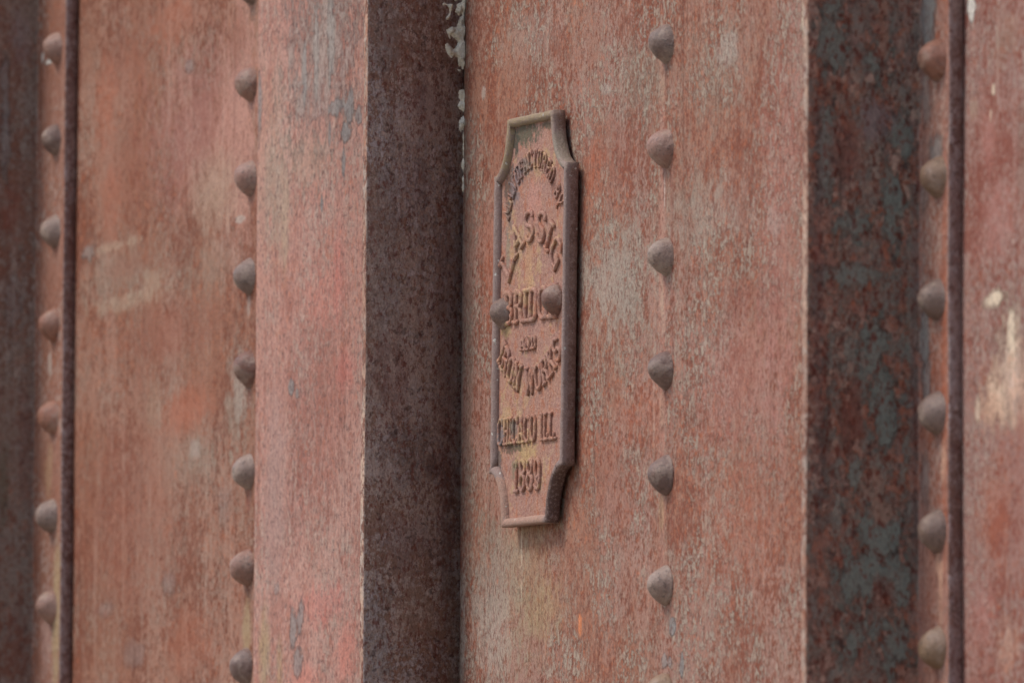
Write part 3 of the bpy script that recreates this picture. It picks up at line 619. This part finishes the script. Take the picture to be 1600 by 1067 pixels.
def rim_material():
    """weathered iron with ochre lichen on the upper bar and notches, tan lower bar, violet-brown sides (colours of the thing itself, in plaque coordinates)"""
    n = N('cast_rim')
    tc = n.new('ShaderNodeTexCoord').outputs['Object']
    sep = n.new('ShaderNodeSeparateXYZ'); n.put(sep.inputs[0], tc); x, y, z = sep.outputs
    nz = n.noise(tc, 90.0, 5, .7); fin = n.noise(tc, 340.0, 5, .75); grain = n.noise(tc, 1000.0, 3, .7)
    col = n.mix(n.step(nz, .42, .6), srgb(140, 112, 100), srgb(120, 90, 78))
    w1 = n.math('ADD', n.math('MULTIPLY', n.math('SUBTRACT', nz, .5), .05), z)
    ol = n.mix(n.step(fin, .45, .6), srgb(160, 138, 108), srgb(140, 118, 96))
    front = n.step(y, -.0088, -.0118)
    col = n.mix(n.math('MULTIPLY', front, n.step(nz, .35, .55, .3, .8)), col, srgb(156, 134, 126))     # paler along the crest
    top = n.math('MULTIPLY', n.step(w1, .118, .135), n.step(x, .058, .046))
    col = n.mix(n.math('MULTIPLY', top, .9), col, ol)
    nr = n.math('MULTIPLY', n.step(w1, .118, .134), n.step(x, .05, .06)); nr = n.math('MULTIPLY', nr, n.step(w1, .168, .15))
    col = n.mix(n.math('MULTIPLY', nr, .75), col, srgb(146, 134, 116))
    bot = n.math('MULTIPLY', n.step(w1, -.128, -.136), n.step(x, .052, .038))
    col = n.mix(n.math('MULTIPLY', bot, .9), col, n.mix(n.step(fin, .42, .6), srgb(176, 138, 120), srgb(158, 122, 100)))
    br = n.math('MULTIPLY', n.step(w1, -.126, -.132), n.step(x, .044, .054))
    col = n.mix(n.math('MULTIPLY', br, .8), col, srgb(92, 68, 60))
    col = n.mix(n.step(fin, .52, .60, 0, .55), col, srgb(166, 142, 132))
    col = n.mix(n.step(n.noise(tc, 200.0, 2, .5), .70, .73, 0, .8), col, srgb(206, 202, 190))
    gm = n.new('ShaderNodeHueSaturation'); n.put(gm.inputs['Color'], col); n.put(gm.inputs['Value'], n.step(grain, .3, .7, .85, 1.15))
    n.put(n.b.inputs['Base Color'], gm.outputs[0]); n.b.inputs['Roughness'].default_value = .8; n.b.inputs['Specular IOR Level'].default_value = .25
    n.put(n.b.inputs['Normal'], n.bump(grain, .0003, 1.0, n.bump(n.math('ADD', fin, nz), .0014)))
    return n.m
M_RIM = rim_material()
z0m = lambda a, b: 0
rim_prof = [(.0016, -.0024), (0, -.0034), (0, -.0070), (0, -.0128), (.0005, -.0140), (.0016, -.0147), (.0038, -.0148), (.0056, -.0140), (.0068, -.0124), (.0074, -.0104), (.0076, -.0070), (.0076, -.0024)]
rim = link('rim', loops_mesh('rim', rim_prof, [M_RIM], z0m, close=True), None, plaque)
plate_me = loops_mesh('backing_plate', [(.0070, -.0026), (.0070, FY)], [M_PLATE], z0m, fill=True, jit=.0002)
plate = link('backing_plate', plate_me, None, plaque, smooth=True)
for p in plate.data.polygons: p.use_smooth = False

# -- letters: each a cast ridge along its strokes
def arcp(cx, cy, rx, ry, a0, a1, n=10):
    return [(cx + rx * math.cos(math.radians(a0 + (a1 - a0) * i / n)), cy + ry * math.sin(math.radians(a0 + (a1 - a0) * i / n))) for i in range(n + 1)]
def ser(x, y, w=.22): return [(x - w / 2, y), (x + w / 2, y)]
G = {
 'I': (.24, [[(.12, 0), (.12, 1)], ser(.12, 0), ser(.12, 1)]),
 'L': (.56, [[(.14, 1), (.14, 0), (.54, 0), (.54, .2)], ser(.14, 1), [(.03, 0), (.14, 0)]]),
 'B': (.58, [[(.14, 0), (.14, 1), (.32, 1)] + arcp(.32, .76, .18, .24, 90, -90, 8) + [(.14, .52)], [(.30, .52)] + arcp(.32, .26, .22, .26, 90, -90, 8) + [(.14, 0)], [(.02, 0), (.14, 0)], [(.02, 1), (.14, 1)]]),
 'R': (.62, [[(.14, 0), (.14, 1), (.32, 1)] + arcp(.32, .76, .19, .24, 90, -90, 8) + [(.14, .52)], [(.33, .52), (.47, .38), (.50, .1), (.60, 0)], ser(.14, 0), [(.02, 1), (.14, 1)]]),
 'D': (.60, [[(.14, 0), (.14, 1), (.28, 1)] + arcp(.28, .72, .26, .28, 90, 0, 6) + arcp(.28, .28, .26, .28, 0, -90, 6) + [(.14, 0)], [(.02, 0), (.14, 0)], [(.02, 1), (.14, 1)]]),
 'G': (.60, [arcp(.30, .72, .24, .28, 35, 180, 8) + arcp(.30, .28, .24, .28, 180, 360, 10) + [(.54, .44), (.36, .44)], [(.54, .44), (.54, 0)]]),
 'C': (.58, [arcp(.30, .72, .24, .28, 25, 180, 8) + arcp(.30, .28, .24, .28, 180, 335, 8), [(.52, .78), (.52, 1)]]),
 'E': (.54, [[(.50, .80), (.50, 1), (.14, 1), (.14, 0), (.50, 0), (.50, .2)], [(.14, .5), (.38, .5)], [(.02, 0), (.14, 0)], [(.02, 1), (.14, 1)]]),
 'F': (.52, [[(.50, .80), (.50, 1), (.14, 1), (.14, 0)], [(.14, .5), (.38, .5)], ser(.14, 0), [(.02, 1), (.14, 1)]]),
 'A': (.64, [[(.08, 0), (.32, 1), (.56, 0)], [(.16, .34), (.48, .34)], ser(.08, 0, .2), ser(.56, 0, .2)]),
 'N': (.64, [[(.12, 0), (.12, 1), (.52, 0), (.52, 1)], ser(.12, 0), ser(.52, 1), [(.02, 1), (.12, 1)]]),
 'M': (.80, [[(.10, 0), (.14, 1), (.40, .15), (.66, 1), (.70, 0)], ser(.10, 0), ser(.70, 0)]),
 'U': (.60, [[(.12, 1), (.12, .28)] + arcp(.30, .26, .18, .26, 180, 360, 8) + [(.48, .28), (.48, 1)], ser(.12, 1), ser(.48, 1, .16)]),
 'T': (.60, [[(.30, 0), (.30, 1)], [(.06, .82), (.06, 1), (.54, 1), (.54, .82)], ser(.30, 0)]),
 'Y': (.60, [[(.06, 1), (.30, .48), (.54, 1)], [(.30, .48), (.30, 0)], ser(.30, 0)]),
 'H': (.62, [[(.12, 0), (.12, 1)], [(.50, 0), (.50, 1)], [(.12, .5), (.50, .5)], ser(.12, 0), ser(.12, 1), ser(.5, 0), ser(.5, 1)]),
 'K': (.62, [[(.14, 0), (.14, 1)], [(.54, 1), (.14, .42)], [(.26, .56), (.56, 0)], ser(.14, 0), ser(.14, 1), ser(.56, 0, .14)]),
 'O': (.60, [arcp(.30, .72, .24, .28, 0, 180, 8) + arcp(.30, .28, .24, .28, 180, 360, 8) + [(.54, .72)]]),
 'S': (.56, [arcp(.28, .75, .22, .25, 20, 270, 10) + arcp(.28, .25, .22, .25, 90, -160, 10)]),
 'W': (.86, [[(.06, 1), (.24, 0), (.43, .85), (.62, 0), (.80, 1)], ser(.06, 1, .16), ser(.80, 1, .16)]),
 '1': (.34, [[(.04, .84), (.17, 1), (.17, 0)], ser(.17, 0, .28)]),
 '8': (.56, [arcp(.28, .76, .19, .24, -90, 270, 16), arcp(.28, .26, .23, .26, 90, 450, 16)]),
 '9': (.56, [arcp(.28, .68, .22, .32, 0, 360, 16), [(.50, .68), (.50, .3)] + arcp(.28, .28, .22, .28, 0, -150, 8)]),
 '.': (.2, [[(.06, 0), (.12, 0)]]),
}
def ridge(V, F, pts, wd, ht, seed):
    """half-round ridge along pts (list of 2D), standing out of the field towards -Y"""
    P = [V2(p) for p in pts]
    Q = [P[0]]
    for p in P[1:]:
        if (p - Q[-1]).length > wd * .15: Q.append(p)
    P = Q
    if len(P) < 2: P = [P[0], P[0] + V2((wd * .3, 0))]
    d0 = (P[0] - P[1]).normalized(); d1 = (P[-1] - P[-2]).normalized()
    ends = [(P[0] + d0 * wd * .5, .25), (P[0] + d0 * wd * .32, .8)] + [(p, 1.0) for p in P] + [(P[-1] + d1 * wd * .32, .8), (P[-1] + d1 * wd * .5, .25)]
    prof = [(-.5, -.3), (-.48, .55), (-.34, .92), (0, 1), (.34, .92), (.48, .55), (.5, -.3)]
    base = len(V); n = len(ends); k = len(prof)
    for i, (p, s) in enumerate(ends):
        a = ends[max(i - 1, 0)][0]; b = ends[min(i + 1, n - 1)][0]
        t = (b - a).normalized(); nn = V2((-t.y, t.x))
        m = 1.0
        if 0 < i < n - 1:
            t1 = (p - a).normalized(); c = abs(V2((-t1.y, t1.x)).dot(nn)); m = 1 / max(c, .6)
        for (q, h) in prof:
            x = p.x + nn.x * q * wd * s * m; y = p.y + nn.y * q * wd * s * m
            jz = 1 + .5 * mn.noise(Vector((x * 260, y * 260, seed)))
            jx = .0006 * mn.noise(Vector((x * 200, y * 200, seed + 4)))
            V.append((x + jx, FY - (ht * .82 * h * (s ** .5) * jz if h > 0 else -.0004), y + jx))
    for i in range(n - 1):
        for j in range(k - 1):
            a = base + i * k + j
            F.append((a, a + 1, a + k + 1, a + k))
    F.append(tuple(base + j for j in range(k))); F.append(tuple(base + (n - 1) * k + j for j in range(k)))
def letter(ch, mapf, hgt, wsc, wd, ht, seed):
    wdt, strokes = G[ch]; V = []; F = []
    for s in strokes:
        fine_ = []
        for a, b in zip(s[:-1], s[1:]):
            L = math.hypot((b[0] - a[0]) * wsc, b[1] - a[1]); m = max(1, int(L / .12))
            for i in range(m): fine_.append((a[0] + (b[0] - a[0]) * i / m, a[1] + (b[1] - a[1]) * i / m))
        fine_.append(s[-1])
        inn = wd / hgt / 2
        pts = [mapf(p[0] * hgt * wsc, (inn + p[1] * (1 - 2 * inn)) * hgt) for p in fine_]
        ridge(V, F, pts, wd, ht, seed)
    me = bpy.data.meshes.new('letter'); me.from_pydata(V, [], F); me.update()
    bm = bmesh.new(); bm.from_mesh(me); bmesh.ops.recalc_face_normals(bm, faces=bm.faces); bm.to_mesh(me); bm.free()
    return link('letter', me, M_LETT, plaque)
def widths(text, hgt, wsc, gap):
    return [(G[c][0] * hgt * wsc if c != ' ' else hgt * .35 * wsc * 1.2) + gap for c in text]
def row(text, u0, u1, v0, hgt, wd, ht, gap=.0016, seed=0):
    nat = sum((G[c][0] if c != ' ' else .42) * hgt for c in text)
    wsc = ((u1 - u0) - gap * (len(text) - 1)) / nat; x = u0
    for i, c in enumerate(text):
        if c != ' ':
            letter(c, lambda a, b, x=x: (x + a, v0 + b), hgt, wsc, wd, ht, seed + i)
        x += (G[c][0] if c != ' ' else .42) * hgt * wsc + gap
def arc_text(text, cz, R, a0, a1, hgt, wd, ht, gap=.0014, seed=0, under=False):
    """a0, a1: start and end angle in degrees from straight up (or straight down when under)"""
    Rm = R + hgt * (.5 if not under else -.5)
    total = math.radians(abs(a1 - a0)) * (R if not under else R - hgt * .5)
    nat = sum((G[c][0] if c != ' ' else .42) * hgt for c in text)
    wsc = (total - gap * (len(text) - 1)) / nat; s = 0.0
    Rr = R if not under else R - hgt * .5
    for i, c in enumerate(text):
        if c != ' ':
            wc_ = G[c][0] * hgt * wsc
            am = math.radians(a0) + (s + wc_ / 2) / Rr
            if not under:
                f = lambda a, b, am=am, wc_=wc_: ((R + b) * math.sin(am) + (a - wc_ / 2) * math.cos(am), cz + (R + b) * math.cos(am) - (a - wc_ / 2) * math.sin(am))
            else:
                f = lambda a, b, am=am, wc_=wc_: ((R - b) * math.sin(am) + (a - wc_ / 2) * math.cos(am), cz - (R - b) * math.cos(am) + (a - wc_ / 2) * math.sin(am))
            letter(c, f, hgt, wsc, wd, ht, seed + i)
        s += (G[c][0] if c != ' ' else .42) * hgt * wsc + gap
arc_text('MANUFACTURED BY', .0700, .0585, -72, 72, .0165, .0021, .0023, seed=10)
arc_text('LASSIG', .007, .0590, -64, 62, .0285, .0038, .0032, gap=.002, seed=40)
row('BRIDGE', -.0640, .0600, -.0025, .0300, .0044, .0034, gap=.0024, seed=60)
row('AND', -.0230, .0120, -.0262, .0125, .0025, .0030, seed=70)
arc_text('IRON WORKS', .0445, .1085, -46, 44, .0245, .0034, .0032, under=True, seed=80)
row('CHICAGO ILL.', -.0740, .0640, -.1050, .0245, .0030, .0030, seed=100)
row('1889', -.0335, .0275, -.1465, .0290, .0036, .0031, gap=.003, seed=120)

# -- its two rivets
for i, (u, v, r) in enumerate(((-.0665, .0090, 1), (.0570, .0130, 4))):
    o = bpy.data.objects.new('rivet', RM[r]); COL.objects.link(o); o.parent = plaque
    o.location = (u, -.0105, v); s = .81; o.scale = (s, s, s * 1.02)
